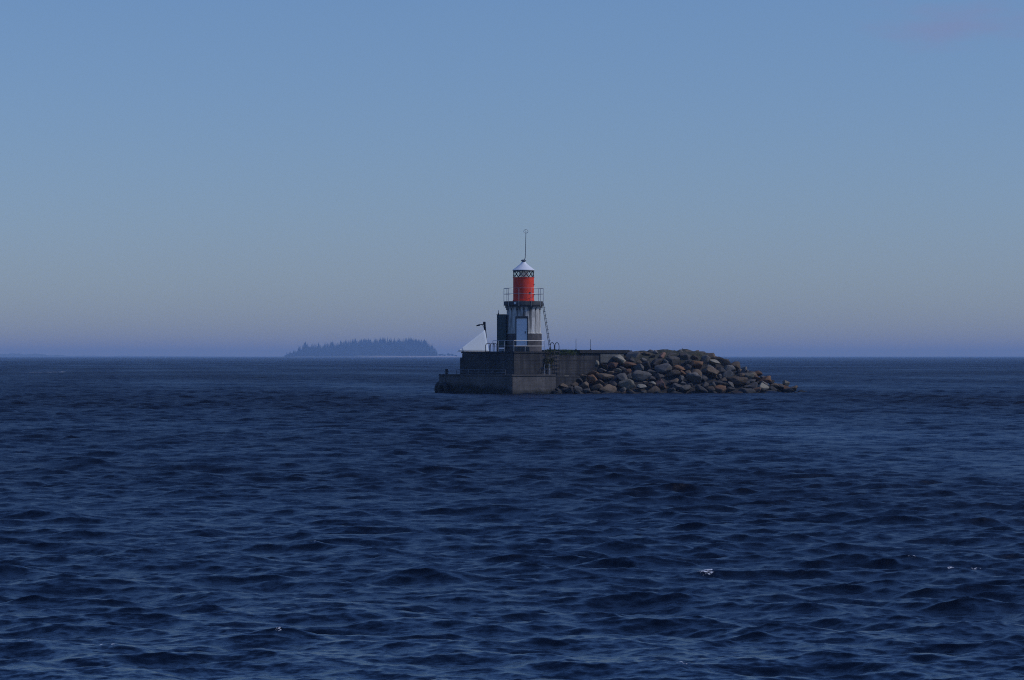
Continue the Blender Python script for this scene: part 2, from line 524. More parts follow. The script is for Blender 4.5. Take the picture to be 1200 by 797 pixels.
    k_.l(ms.outputs[0], k_.out.inputs[0])
    me.materials.append(k_.m)
    o = bpy.data.objects.new('sea', me)
    C.objects.link(o)
    tag(o, kind='structure')
build_sea()

# ------------------------------------------------------------------ haze
def build_haze():
    bm = bmesh.new()
    box(bm, (-22000, -300, -2.0), (22000, 26000, 54))
    k = NT('sea_haze')
    v = k.n('ShaderNodeVolumePrincipled')
    v.inputs['Color'].default_value = HAZE_COL
    v.inputs['Absorption Color'].default_value = HAZE_ABS
    v.inputs['Density'].default_value = HAZE_D
    v.inputs['Anisotropy'].default_value = 0.0
    k.l(v.outputs[0], k.out.inputs['Volume'])
    o = link('haze', bm, k.m)
    tag(o, kind='stuff')
HAZE_COL = (.35, .575, .93, 1)
HAZE_ABS = (.30, .20, .0, 1)
HAZE_D = 1.75e-4
build_haze()

# ------------------------------------------------------------------ pier: low quay and upper wall
TH = R(38)
rv = Vector((math.cos(TH), math.sin(TH), 0))
lv = Vector((-math.sin(TH), math.cos(TH), 0))
O = Vector((0, 208.0, 0))
MP = Matrix.Translation(O) @ Matrix.Rotation(TH, 4, 'Z')     # local x = along the long side, local y = along the left end
def pier(s, t, z): return O + rv * s + lv * t + Vector((0, 0, z))

quay = empty('quay_platform', O, 'low grey concrete quay with a black weedy foot around the lighthouse wall', 'quay', TH)
bm = bmesh.new(); box(bm, (0, 0, -1.2), (4.15, 9.0, 1.32), .05)
link('quay_block', bm, M['quay'], quay)
bm = bmesh.new(); box(bm, (-.03, -.03, 1.322), (4.16, 9.03, 1.44), .03)
link('deck_slab', bm, M['quay'], quay)
# low step at the far left end
bm = bmesh.new(); box(bm, (.25, 9.01, -1.2), (3.9, 9.4, .75), .06)
link('end_step', bm, M['quay'], quay)

LEDGE = .8
wall = empty('pier_wall', pier(LEDGE, LEDGE, 1.44), 'dark weathered concrete wall block carrying the lighthouse', 'wall', TH)
WT = 1.70        # height of the wall above the quay deck
bm = bmesh.new(); box(bm, (0, 0, -.004), (10.92, 6.35, WT - .14), .03)
link('wall_block', bm, M['wall'], wall)
bm = bmesh.new(); box(bm, (-.05, -.05, WT - .138), (4.35, 6.40, WT), .025)
link('cap_slab', bm, M['coping'], wall)
bm = bmesh.new(); box(bm, (4.36, .0, WT - .138), (6.1, 5.9, WT - .03), .025)
link('cap_slab', bm, M['wall'], wall)
bm = bmesh.new(); box(bm, (6.11, -.16, WT - .138), (11.0, 5.9, WT + .12), .03)
link('coping', bm, M['coping'], wall)
bm = bmesh.new(); box(bm, (8.2, -.08, WT - .85), (10.55, -.004, WT - .14), .02)
link('pale_panel', bm, M['patch'], wall)['label'] = 'paler grey concrete panel under the coping'
bm = bmesh.new(); box(bm, (.1, 6.36, 0), (2.6, 6.75, WT - .45), .03)
link('end_buttress', bm, M['wall'], wall)
bm = bmesh.new(); box(bm, (3.38, .02, -2.6), (10.9, 6.3, -.006), .0)
link('wall_foot', bm, M['wall'], wall)
# stub wall between quay and rocks
bm = bmesh.new(); box(bm, (4.17, .15, -1.2), (7.6, .79, 1.30), .05)
sw = link('stub_wall', bm, M['wall'], None); sw.matrix_world = MP
tag(sw, 'low dark concrete step at foot of the pier wall, half buried by boulders', 'wall')

# ------------------------------------------------------------------ rails and ladders
def railing(name, label, pts, h, levels, mat, post_every=None, r=.028, group=None, zoff=0.):
    """pts: list of world points of the post feet"""
    root = empty(name, pts[0], label, 'railing', 0, group)
    base = Vector(pts[0])
    for p in pts:
        q = Vector(p) - base
        bm = bmesh.new(); tube(bm, [q, q + Vector((0, 0, h))], r)
        link('post', bm, mat, root, True)
    for lvl in levels:
        bm = bmesh.new(); tube(bm, [Vector(p) - base + Vector((0, 0, h * lvl)) for p in pts], r * .85)
        link('rail', bm, mat, root, True)
    return root

ZW = 1.44 + WT
railing('guard_railing', 'pale metal railing on the wall edge in front of the white door',
        [pier(.86, 3.4, ZW), pier(.86, 2.75, ZW), pier(.86, 2.0, ZW), pier(.86, .88, ZW), pier(1.9, .86, ZW), pier(3.7, .86, ZW)], .80, (1., .5), M['rail'], r=.020)
railing('ledge_railing', 'thin white railing on the quay ledge right of the corner, beside boulders',
        [pier(3.55, .1, 1.44), pier(3.55, .62, 1.44), pier(4.05, .62, 1.44)], .76, (1., .5), M['rail'], r=.024)
railing('ledge_railing', 'low dim railing along the shaded left ledge of the quay',
        [pier(.1, t, 1.44) for t in (.9, 2.5, 4.2, 5.4, 6.9)], .34, (1., .45), M['grey_rail'], r=.022)

def wall_ladder(label, s, t, along, top_h, bottom, mat, w_=.42, out=None):
    """ladder on the wall with two arched grab hoops above the edge"""
    p0 = pier(s, t, ZW)
    root = empty('wall_ladder', Vector((p0.x, p0.y, bottom)), label, 'ladder')
    base = root.location.copy()
    for k_ in (-.5, .5):
        q = p0 + along * (w_ * k_)
        back = -out * .5
        a = [Vector((q.x, q.y, bottom)), Vector((q.x, q.y, ZW + top_h * .6))]
        for j in range(1, 8):
            u = j / 8
            a.append(Vector((q.x, q.y, 0)) + back * (.5 - .5 * math.cos(math.pi * u)) + Vector((0, 0, ZW + top_h * (.6 + .4 * math.sin(math.pi * u)))))
        a.append(Vector((q.x, q.y, ZW + .0)) + back)
        bm = bmesh.new(); tube(bm, [v_ - base for v_ in a], .026)
        link('hoop_rail', bm, mat, root, True)
    z = bottom + .2
    while z < ZW:
        bm = bmesh.new(); tube(bm, [p0 - along * (w_/2) + Vector((0, 0, z - p0.z)) - base, p0 + along * (w_/2) + Vector((0, 0, z - p0.z)) - base], .016)
        link('rung', bm, mat, root, True)
        z += .3
wall_ladder('grey ladder with arched hoops on shaded left wall face, beside white canvas', .70, 3.85, lv, .62, 1.44, M['dark_rail'], .5, -rv)
wall_ladder('dark ladder with arched hoops on wall right of the lighthouse, above the ledge', 4.75, .68, rv, .66, 1.44, M['dark_rail'], .45, -lv)

# second pair of hoops, left of the cabinet
hr = empty('grab_hoop', pier(.95, 3.05, ZW), 'small grey metal grab hoop left of the dark green cabinet', 'hoop')
bm = bmesh.new()
tube(bm, [Vector((0, 0, 0)), Vector((0, 0, .42))] + [lv * (.22 - .22 * math.cos(math.pi * j / 8)) + Vector((0, 0, .42 + .2 * math.sin(math.pi * j / 8))) for j in range(1, 8)] + [lv * .44 + Vector((0, 0, .42)), lv * .44], .026)
link('hoop_tube', bm, M['grey_rail'], hr, True)

# thin poles on the wall
for px, s, h in ((675, 6.4, .85), (692, 8.0, .80)):
    Yp = 212.5
    p = pier(s, 1.6, ZW + (.12 if s > 6.1 else 0))
    # slide along the wall so that the pole stands where the photograph has it
    for _ in range(6):
        e = (px - (600 + p.x / p.y * F)) * p.y / F
        s += e / rv.x; p = pier(s, 1.6, ZW + (.12 if s - .8 > 6.1 else -.03))
    o = empty('thin_pole', p, {675: 'thin faint pole standing on the wall top, nearer the lighthouse', 692: 'thin faint pole standing on the dark coping, farther from the lighthouse'}[px], 'pole', 0, 'thin poles on the wall')
    bm = bmesh.new(); tube(bm, [(0, 0, 0), (0, 0, h)], .022, 8, .014); link('shaft', bm, M['grey_rail'], o, True)
    bm = bmesh.new(); tube(bm, [(0, 0, 0), (0, 0, .06)], .06, 10); link('foot_plate', bm, M['dark_rail'], o, True)

# ------------------------------------------------------------------ lighthouse
Tc = pier(LEDGE + 2.55, LEDGE + 2.0, ZW)
tpx = 600 + Tc.x / Tc.y * F
e = (613.6 - tpx) * Tc.y / F
Tc = Tc + Vector((e, 0, 0))
mpp = Tc.y / F
def zt(py): return CAM_H - (py - HOR) * mpp - Tc.z     # local height of a photo row on the tower
lh = empty('lighthouse', Tc, 'small lighthouse with red drum on stained white tower with dark plinth', 'lighthouse')
zg0, zg1 = zt(360.0), zt(353.2)
bm = bmesh.new()
rb = 21.3 * mpp; rt = 19.8 * mpp
zb = zt(390.5)
prof = [(rb, -.01), (rb, zb), (rt + .02, zb + .03), (rt + .02, zb + .5), (rt, (zb + zg0) * .5), (rt, zg0 - .25), (rt + .05, zg0 - .08), (rt + .16, zg0)]
lathe(bm, prof, 64)
link('tower_body', bm, M['tower'], lh, True)
bm = bmesh.new()
rg = 22.9 * mpp
lathe(bm, [(rg - .08, zg0 + .002), (rg - .08, zg0 + .10), (rg, zg0 + .12), (rg, zg1 - .02), (rg - .03, zg1)], 64)
gal = link('gallery', bm, M['gallery'], lh, True)
# corbels under the gallery
for kx in range(16):
    a = 2 * math.pi * kx / 16
    bm = bmesh.new()
    box(bm, (rt + .01, -.06, zg0 - .22), (rg - .14, .06, zg0 - .001), .02, Matrix.Rotation(a, 4, 'Z'))
    link('corbel', bm, M['gallery'], gal)
# white patch on the gallery edge
a = R(-90 - 26)
bm = bmesh.new(); box(bm, (rg - .01, -.08, zg0 + .2), (rg + .03, .08, zg0 + .36), .01, Matrix.Rotation(a, 4, 'Z'))
link('white_plate', bm, M['white'], gal)
# gallery railing
gr = bpy.data.objects.new('gallery_railing', None); C.objects.link(gr); gr.parent = lh
rr_ = 23.6 * mpp - .03
nP = 10
zr = zt(338.0)
for kx in range(nP):
    a = 2 * math.pi * kx / nP + R(-90 - 14)
    bm = bmesh.new()
    tube(bm, [(rr_ * math.cos(a), rr_ * math.sin(a), zg0 + .05), (rr_ * math.cos(a), rr_ * math.sin(a), zr)], .018)
    link('railing_post', bm, M['rail'], gr, True)
for z in (zr, (zr * .56 + zg1 * .44)):
    bm = bmesh.new()
    tube(bm, [(rr_ * math.cos(2*math.pi*j/48), rr_ * math.sin(2*math.pi*j/48), z) for j in range(49)], .014)
    link('rail', bm, M['rail'], gr, True)
# red drum
zd1 = zt(325.0)
rd = 12.25 * mpp
bm = bmesh.new()
lathe(bm, [(rd + .03, zg1 + .002), (rd + .03, zg1 + .09), (rd, zg1 + .10), (rd, zd1 - .05), (rd + .03, zd1 - .04), (rd + .03, zd1)], 64)
drum = link('red_drum', bm, M['red'], lh, True)
for dz in (.45, 1.2):
    bm = bmesh.new(); box(bm, (rd - .01, -.05, zg1 + dz), (rd + .05, .05, zg1 + dz + .1), .01, Matrix.Rotation(R(-90 + 76), 4, 'Z'))
    link('hinge', bm, M['dark'], drum)
bm = bmesh.new(); box(bm, (rd - .01, -.05, zg1 + .55), (rd + .05, .05, zg1 + .68), .01, Matrix.Rotation(R(-90 + 36), 4, 'Z'))
link('latch', bm, M['dark'], drum)
# lantern
zl1 = zt(317.3)
bm = bmesh.new()
rl = rd - .03
rings = [[bm.verts.new((rl * math.cos(2*math.pi*j/64), rl * math.sin(2*math.pi*j/64), z)) for j in range(64)] for z in (zd1 + .002, zl1 - .002)]
for j in range(64): bm.faces.new((rings[0][j], rings[0][(j+1) % 64], rings[1][(j+1) % 64], rings[1][j]))
lan = link('lantern_glass', bm, M['glass'], lh, True)
nb = 12
for sgn in (1, -1):
    for j in range(nb):
        a0 = 2 * math.pi * j / nb; a1 = a0 + sgn * 2 * math.pi / nb
        pts = []
        for q in range(7):
            u = q / 6; a = a0 + (a1 - a0) * u
            pts.append(((rl + .012) * math.cos(a), (rl + .012) * math.sin(a), zd1 + .02 + (zl1 - zd1 - .04) * u))
        bm = bmesh.new(); tube(bm, pts, .026, 6); link('astragal', bm, M['dark'], lan, True)
bm = bmesh.new(); tube(bm, [((rl + .02) * math.cos(2*math.pi*j/48), (rl + .02) * math.sin(2*math.pi*j/48), zl1 - .03) for j in range(49)], .03); link('upper_ring', bm, M['dark'], lan, True)
bm = bmesh.new()
lathe(bm, [(.22, zd1 + .003), (.22, zd1 + .06), (.34, zd1 + .12), (.40, (zd1 + zl1) / 2), (.34, zl1 - .1), (.2, zl1 - .03)], 32)
link('lens', bm, M['white'], lan, True)
# roof
zr1 = zt(307.2)
bm = bmesh.new()
re_ = 13.1 * mpp
hh = zr1 - zl1
lathe(bm, [(re_ - .05, zl1), (re_, zl1 + .02), (re_, zl1 + .06), (re_ * .72, zl1 + hh * .36), (re_ * .45, zl1 + hh * .64), (re_ * .25, zl1 + hh * .86), (.16, zl1 + hh)], 40)
roof = link('roof', bm, M['white'], lh, True)
bm = bmesh.new()
lathe(bm, [(.12, zr1 + .002), (.12, zr1 + .06), (.19, zr1 + .07), (.19, zr1 + .15), (.1, zr1 + .19)], 24)
link('vent', bm, M['grey_rail'], roof, True)
# antenna with a small ring head, slightly off centre
ant = bpy.data.objects.new('antenna', None); C.objects.link(ant); ant.parent = lh
ax = .05
za = zt(273.5)
bm = bmesh.new()
tube(bm, [(ax, 0, zr1 + .15), (ax + .07, 0, zr1 + .32), (ax + .085, 0, zr1 + .6), (ax + .12, 0, za)], .032, 8, .022)
link('mast', bm, M['grey_rail'], ant, True)
bm = bmesh.new()
c0 = Vector((ax + .12, 0, za + .15))
tube(bm, [c0 + Vector((.16 * math.cos(2*math.pi*j/24), 0, .13 * math.sin(2*math.pi*j/24))) for j in range(25)], .018, 6)
tube(bm, [c0 + Vector((0, .16 * math.cos(2*math.pi*j/24), .13 * math.sin(2*math.pi*j/24))) for j in range(25)], .018, 6)
link('ring_head', bm, M['rail'], ant, True)
# door in its flat surround, facing the camera a little to the left
da = math.atan2(-1, -.10)
Rm = Matrix.Rotation(da + math.pi / 2, 4, 'Z')       # local -y faces outwards
dw = 6.4 * mpp
zd_a, zd_b = zt(406.0), zt(373.3)
bm = bmesh.new()
for lo, hi in (((-dw - .06, -rb - .07, .0), (-dw, -rb + .45, zd_b + .16)), ((dw, -rb - .10, .0), (dw + .06, -rb + .45, zd_b + .16)), ((-dw + .001, -rb - .10, zd_b), (dw - .001, -rb + .45, zd_b + .16))):
    box(bm, lo, hi, .015, Rm)
link('door_surround', bm, M['gallery'], lh)
bm = bmesh.new(); box(bm, (-dw + .004, -rb - .04, zd_a), (dw - .004, -rb + .3, zd_b - .004), .01, Rm)
dr = link('door', bm, M['white'], lh)
bm = bmesh.new(); box(bm, (dw - .16, -rb - .10, zd_a + .95), (dw - .12, -rb - .042, zd_a + 1.12), .01, Rm)
link('handle', bm, M['grey_rail'], dr)
for z in (.35, 1.6):
    bm = bmesh.new(); box(bm, (-dw + .01, -rb - .06, zd_a + z), (-dw + .30, -rb - .042, zd_a + z + .05), .005, Rm)
    link('hinge', bm, M['white'], dr)
bm = bmesh.new(); box(bm, (-dw - .2, -rb - .45, .001), (dw + .2, -rb - .101, zd_a - .02), .02, Rm)
link('doorstep', bm, M['gallery'], lh)

# leaning ladder on the right
top = at(636.3, 356.5, Tc.y); bot = at(645.2, 410.9, Tc.y + .2)
bot.z = ZW - .03
ld = empty('leaning_ladder', bot, 'thin metal ladder leaning on the right side of the gallery', 'ladder')
dirv = (top - bot)
sidev = Vector((-.25, 1, 0)).normalized() * .19
for sg in (-1, 1):
    bm = bmesh.new(); tube(bm, [sidev * sg, sidev * sg + dirv * 1.02], .022); link('side_rail', bm, M['grey_rail'], ld, True)
for j in range(1, 13):
    q = dirv * (j / 13)
    bm = bmesh.new(); tube(bm, [q - sidev, q + sidev], .018); link('rung', bm, M['grey_rail'], ld, True)
    bm = bmesh.new(); tube(bm, [q + Vector((0, 0, 0)), q + Vector((.13, -.04, .03))], .014); link('hook', bm, M['grey_rail'], ld, True)

# dark green cabinet
cp = at(587.8, 411, Tc.y - .35); cp.z = ZW
cab = empty('equipment_cabinet', cp, 'tall dark green cabinet on legs against the left of the tower', 'cabinet', R(-6))
zc0, zc1 = .28, CAM_H - (368.4 - HOR) * cp.y / F - ZW
bm = bmesh.new(); box(bm, (-.32, -.32, zc0), (.36, .42, zc1 - .05), .02); cb = link('cabinet_body', bm, M['cabinet'], cab)
bm = bmesh.new(); box(bm, (-.35, -.35, zc1 - .048), (.38, .45, zc1), .015); link('cabinet_lid', bm, M['cabinet'], cab)
bm = bmesh.new(); box(bm, (-.25, -.34, zc0 + .12), (.29, -.322, zc1 - .2), .006); cd = link('cabinet_door', bm, M['cabinet'], cab)
bm = bmesh.new(); box(bm, (.18, -.37, 1.2), (.22, -.342, 1.4), .005); link('handle', bm, M['dark_rail'], cd)
for x in (-.27, .30):
    for y in (-.27, .36):
        bm = bmesh.new(); box(bm, (x - .035, y - .035, 0), (x + .035, y + .035, zc0 - .002), .005); link('leg', bm, M['dark_rail'], cab)
bm = bmesh.new(); tube(bm, [(-.24, 0, zc1), (-.24, 0, zc1 + .30)], .02); tube(bm, [(-.24, 0, zc1), (-.24, 0, zc1 + .12)], .045); link('antenna_stub', bm, M['dark_rail'], cab, True)

# white plate / sheet seen through under the cabinet
wp = at(588.0, 411.2, Tc.y + .6); wp.z = ZW
bm = bmesh.new(); box(bm, (-.28, -.05, .0), (.25, .2, .22), .03)
o = link('white_box', bm, M['tarp'], None, loc=wp); tag(o, 'small white box on the wall top under the dark green cabinet', 'box')

# ------------------------------------------------------------------ white canvas, lamp post
YT = 214.6
a1 = at(536.0, 413.2, 214.15); b1 = at(572.6, 411.6, 215.55); ap = at(568.2, 386.5, 215.7)
a1.z = b1.z = ZW + .03
cv = empty('white_canopy', Vector((-2.9, 214.7, ZW)), 'white three cornered canvas stretched up to a leaning post left of the tower', 'canopy')
cbz = cv.location.copy()
bm = bmesh.new()
def panel(bm, tri, sag=.06, n=14, nrm=Vector((0, -1, .3))):
    A, B_, D = tri
    vs = {}
    for i in range(n + 1):
        for j in range(n + 1 - i):
            u, v_ = i / n, j / n
            p = A * (1 - u - v_) + B_ * u + D * v_
            s_ = u * v_ * (1 - u - v_) * 27
            p = p - nrm.normalized() * sag * (s_ + .15 * math.sin(9 * u + 4 * v_) * s_)
            vs[i, j] = bm.verts.new(p - cbz)
    for i in range(n):
        for j in range(n - i):
            bm.faces.new((vs[i, j], vs[i+1, j], vs[i, j+1]))
            if i + j < n - 1: bm.faces.new((vs[i+1, j], vs[i+1, j+1], vs[i, j+1]))
panel(bm, (a1, b1, ap), .0, nrm=Vector((.5, -.8, .3)))
sh = link('canvas', bm, M['tarp'], cv, True)
sol = sh.modifiers.new('thick', 'SOLIDIFY'); sol.thickness = .02
bm = bmesh.new(); tube(bm, [a1 - cbz + Vector((-.02, 0, 0)), b1 - cbz], .03); link('hem_bar', bm, M['white'], cv, True)

l0 = at(571.3, 411, 215.75); l0.z = ZW - .002
l1 = at(567.6, 378.6, 215.75)
lp = empty('lamp_post', l0, 'dark leaning lamp post with arm pointing left behind the white canvas', 'lamp post')
q = l1 - l0
bm = bmesh.new(); tube(bm, [Vector((0, 0, 0)), q * .5, q], .045, 10, .095); link('pole', bm, M['dark'], lp, True)
bm = bmesh.new(); box(bm, (-.10, -.10, -.12), (.10, .10, .10), .02, Matrix.Translation(q)); link('pole_cap', bm, M['dark'], lp)
l2 = at(561.5, 380.8, 215.75) - l0; l3 = at(558.0, 382.0, 215.75) - l0
bm = bmesh.new(); tube(bm, [q + Vector((0, 0, -.08)), l2], .035); arm = link('arm', bm, M['dark'], lp, True)
bm = bmesh.new(); tube(bm, [q + Vector((.02, 0, -.42)), l2 + Vector((.2, 0, .02))], .015, 6); link('brace', bm, M['dark'], arm, True)
bm = bmesh.new(); tube(bm, [l2 + Vector((.05, 0, .0)), l2 * .5 + l3 * .5, l3], .075, 10, .03); link('lamp_head', bm, M['dark'], lp, True)

# bollard, fenders
bo = at(523.3, 440, 214.0); bo.z = 1.44
bpt = pier(.9, 8.15, 1.44)
for _ in range(5):
    e = (523.3 - (600 + bpt.x / bpt.y * F)) * bpt.y / F
    bpt += lv * (e / lv.x)
bol = empty('mooring_bollard', bpt, 'short dark mooring bollard at the left end of the quay', 'bollard')
bm = bmesh.new(); lathe(bm, [(.13, 0), (.13, .05), (.085, .07), (.085, .25), (.12, .28), (.12, .36), (.08, .38)], 20); link('bollard_shaft', bm, M['dark'], bol, True)
bm = bmesh.new(); tube(bm, [(-.17, 0, .16), (.17, 0, .16)], .03); link('cross_bar', bm, M['dark'], bol, True)

def fender(label, pos, rot, Rr, r_):
    root = empty('tyre_fender', pos, label, 'fender', rot, 'tyre fenders on the quay')
    bm = bmesh.new()
    nu, nv = 36, 12
    vs = [[bm.verts.new(((Rr + r_ * math.cos(2*math.pi*j/nv)) * math.cos(2*math.pi*i/nu), r_ * 1.15 * math.sin(2*math.pi*j/nv), (Rr + r_ * math.cos(2*math.pi*j/nv)) * math.sin(2*math.pi*i/nu) )) for j in range(nv)] for i in range(nu)]
    for i in range(nu):
        for j in range(nv):
            bm.faces.new((vs[i][j], vs[(i+1) % nu][j], vs[(i+1) % nu][(j+1) % nv], vs[i][(j+1) % nv]))
    link('tyre', bm, M['rubber'], root, True)
    for sx in (-.12, .12):
        bm = bmesh.new(); tube(bm, [(sx, 0, Rr * .9), (sx * 1.5, .12, 1.44 - pos[2] + .01)], .018, 6); link('chain', bm, M['dark'], root, True)
fp = pier(-.21, 8.1, .28)
fender('black tyre fender on the shaded left quay face near its end', fp, TH - math.pi/2, .40, .20)
fp = pier(.75, 9.62, .30)
fender('black tyre fender wrapped around the outer left end of the quay', fp, TH + math.pi, .42, .22)

# ------------------------------------------------------------------ plants on the wall
def leaf_clump(bm, rnd, c, rad, n, size):
    for _ in range(n):
        d = Vector((rnd.gauss(0, 1), rnd.gauss(0, 1), rnd.gauss(0, 1))).normalized() * (rnd.random() ** .4)
        p = c + Vector((d.x * rad[0], d.y * rad[1], d.z * rad[2]))
        a = Vector((rnd.gauss(0, 1), rnd.gauss(0, 1), rnd.gauss(0, 1))).normalized()
        b = a.cross(Vector((rnd.gauss(0, 1), rnd.gauss(0, 1), rnd.gauss(0, 1)))).normalized()
        s = size * rnd.uniform(.6, 1.4)
        bm.faces.new([bm.verts.new(p + a * s), bm.verts.new(p + b * s * .5), bm.verts.new(p - a * s), bm.verts.new(p - b * s * .5)])
rnd = random.Random(8)
bp_ = pier(4.0, .62, 2.2)
bu = empty('hanging_shrub', pier(4.0, .74, 1.44), 'brown green shrub hanging down the wall right of the lighthouse foot', 'shrub')
bm = bmesh.new()
for i in range(16):
    s = rnd.uniform(-.35, .45); z = rnd.uniform(.5, 1.75)
    leaf_clump(bm, rnd, rv * s - lv * rnd.uniform(.02, .12) + Vector((0, 0, z)), (.22, .18, .2), 42, .05)
link('foliage', bm, M['bush'], bu)
bm = bmesh.new()
for s in (-.2, .05, .3): tube(bm, [rv * s * .3 + Vector((0, 0, .0)), rv * s - lv * .05 + Vector((0, 0, 1.0)), rv * s * 1.2 + Vector((0, 0, 1.65))], .02, 6, .008)
link('stem', bm, M['bark'], bu, True)

bm = bmesh.new()
for i in range(2600):
    s = rnd.uniform(LEDGE + 3.5, LEDGE + 6.4) if rnd.random() < .8 else rnd.uniform(LEDGE + 6., LEDGE + 7.5)
    t = LEDGE + rnd.uniform(-.10, .9) ** 1 if rnd.random() < .8 else LEDGE - .02
    zt_ = ZW - .03 if t > LEDGE else ZW - rnd.uniform(.02, .22)
    p = pier(s, t, zt_)
    h = rnd.uniform(.06, .2) * (1.2 if s < LEDGE + 5.8 else .7)
    d = Vector((rnd.gauss(0, .06), rnd.gauss(-.03, .06), h if t > LEDGE else -h * .4))
    w_ = Vector((rnd.uniform(-1, 1), rnd.uniform(-1, 1), 0)).normalized() * .018
    bm.faces.new([bm.verts.new(p - w_), bm.verts.new(p + w_), bm.verts.new(p + d)])
g = link('grass', bm, M['grass']); tag(g, kind='stuff')

# ------------------------------------------------------------------ rock mound
hp = [(640, .6), (655, .95), (675, 1.25), (697, 1.7), (712, 2.25), (726, 2.8), (738, 3.15), (760, 3.2), (785, 3.26), (800, 3.3), (815, 3.22), (828, 3.0), (838, 2.7), (850, 2.45), (862, 2.15), (872, 1.8), (884, 1.5), (893, 1.25), (903, .95), (915, .7), (930, .35), (944, -.1)]
def Hx(X, Y):
    px = 600 + X / Y * F
    return float(np.interp(px, [a for a, b in hp], [b for a, b in hp]))
def ridge(X):                     # depth of the wall face / crest line
    w0 = pier(LEDGE, LEDGE, 0)
    xe = 8.7
    if X < xe: return w0.y + (X - w0.x) * math.tan(TH)
    return w0.y + (xe - w0.x) * math.tan(TH) + (X - xe) * .22
def width(X):
    return float(np.interp(X, [3.2, 5.0, 8.5, 15, 19, 21.3], [1.9, 3.3, 5.4, 5.6, 3.8, 1.9]))
def Hm(X, Y):
    yr = ridge(X); w_ = width(X)
    t = (yr - Y) / w_
    if t < 0:
        if X < 8.9: return Hx(X, yr)
        t = -t / .9
        return Hx(X, Y) * max(-.15, 1 - max(0, t - .25) / .75) if t < 1.2 else -.4
    f = 1 - max(0, t - .12) / .88
    return Hx(X, Y) * max(-.12, f ** .9 if f > 0 else f)

bm = bmesh.new()
nxg, nyg = 74, 46
gv = []
for i in range(nxg + 1):
    X = 2.6 + (21.6 - 2.6) * i / nxg
    row = []
    for j in range(nyg + 1):
        t = -1.1 + 2.3 * j / nyg
        if X < 8.9: t = max(t, -.12)
        Y = ridge(X) - t * width(X)
        zh = Hm(X, Y); z = zh - .48 + .40 * float(smooth01((zh - 2.3) / .6)) * (X > 8.9) + .22 * (mnoise.noise(Vector((X * .9, Y * .9, 0))))
        row.append(bm.verts.new((X, Y, max(z, -.9))))
    gv.append(row)
for i in range(nxg):
    for j in range(nyg):
        bm.faces.new((gv[i][j], gv[i+1][j], gv[i+1][j+1], gv[i][j+1]))
bmesh.ops.dissolve_degenerate(bm, edges=bm.edges[:], dist=.001)
mo = link('breakwater_rubble', bm, M['core'], None, False); tag(mo, kind='structure')

def rock_mesh(seed, flat=.78, npts=15):
    rnd = random.Random(seed)
    bm = bmesh.new()
    for _ in range(npts):
        d = Vector((rnd.gauss(0, 1), rnd.gauss(0, 1), rnd.gauss(0, 1))).normalized()
        d *= rnd.uniform(.78, 1.12)
        bm.verts.new((d.x * rnd.uniform(.95, 1.15), d.y, d.z * flat))
    r = bmesh.ops.convex_hull(bm, input=bm.verts[:])
    bmesh.ops.delete(bm, geom=[v for v in bm.verts if not v.link_faces], context='VERTS')
    bmesh.ops.dissolve_limit(bm, angle_limit=R(14), verts=bm.verts[:], edges=bm.edges[:])
    bmesh.ops.bevel(bm, geom=bm.edges[:], offset=.075, segments=2, affect='EDGES', profile=.5)
    bmesh.ops.triangulate(bm, faces=bm.faces[:])
    bmesh.ops.subdivide_edges(bm, edges=[e for e in bm.edges if e.calc_length() > .3], cuts=2, use_grid_fill=True)
    bmesh.ops.triangulate(bm, faces=bm.faces[:])
    for v in bm.verts:
        n = v.co.normalized()
        v.co += n * (.10 * mnoise.noise(v.co * 1.6 + Vector((seed, 0, 0))) + .05 * mnoise.noise(v.co * 4.5 + Vector((0, seed, 0))))
    me = bpy.data.meshes.new('boulder')
    bmesh.ops.recalc_face_normals(bm, faces=bm.faces[:])
    bm.to_mesh(me); bm.free()
    for p in me.polygons: p.use_smooth = True
    me.set_sharp_from_angle(angle=R(42))
    return me
rmesh = {}
for cn_ in ROCK:
    rmesh[cn_] = []
    for i in range(7):
        me = rock_mesh(100 + i * 7 + len(cn_) * 31, .68 + .04 * (i % 5), 12 + i)
        me.materials.append(ROCK[cn_])
        rmesh[cn_].append(me)

placed = []
def put_rock(X, Y, Z, sz, col, label, rnd, mi=None, rot=None, group='boulders heaped on the breakwater'):
    me = rnd.choice(rmesh[col]) if mi is None else rmesh[col][mi]
    o = bpy.data.objects.new('boulder', me)
    C.objects.link(o)
    o.location = (X, Y, Z)
    o.rotation_euler = rot if rot else (rnd.uniform(-.45, .45), rnd.uniform(-.45, .45), rnd.uniform(0, 6.28))
    o.scale = sz
    tag(o, label, 'boulder', group)
    placed.append((X, Y, Z, max(sz)))
    return o

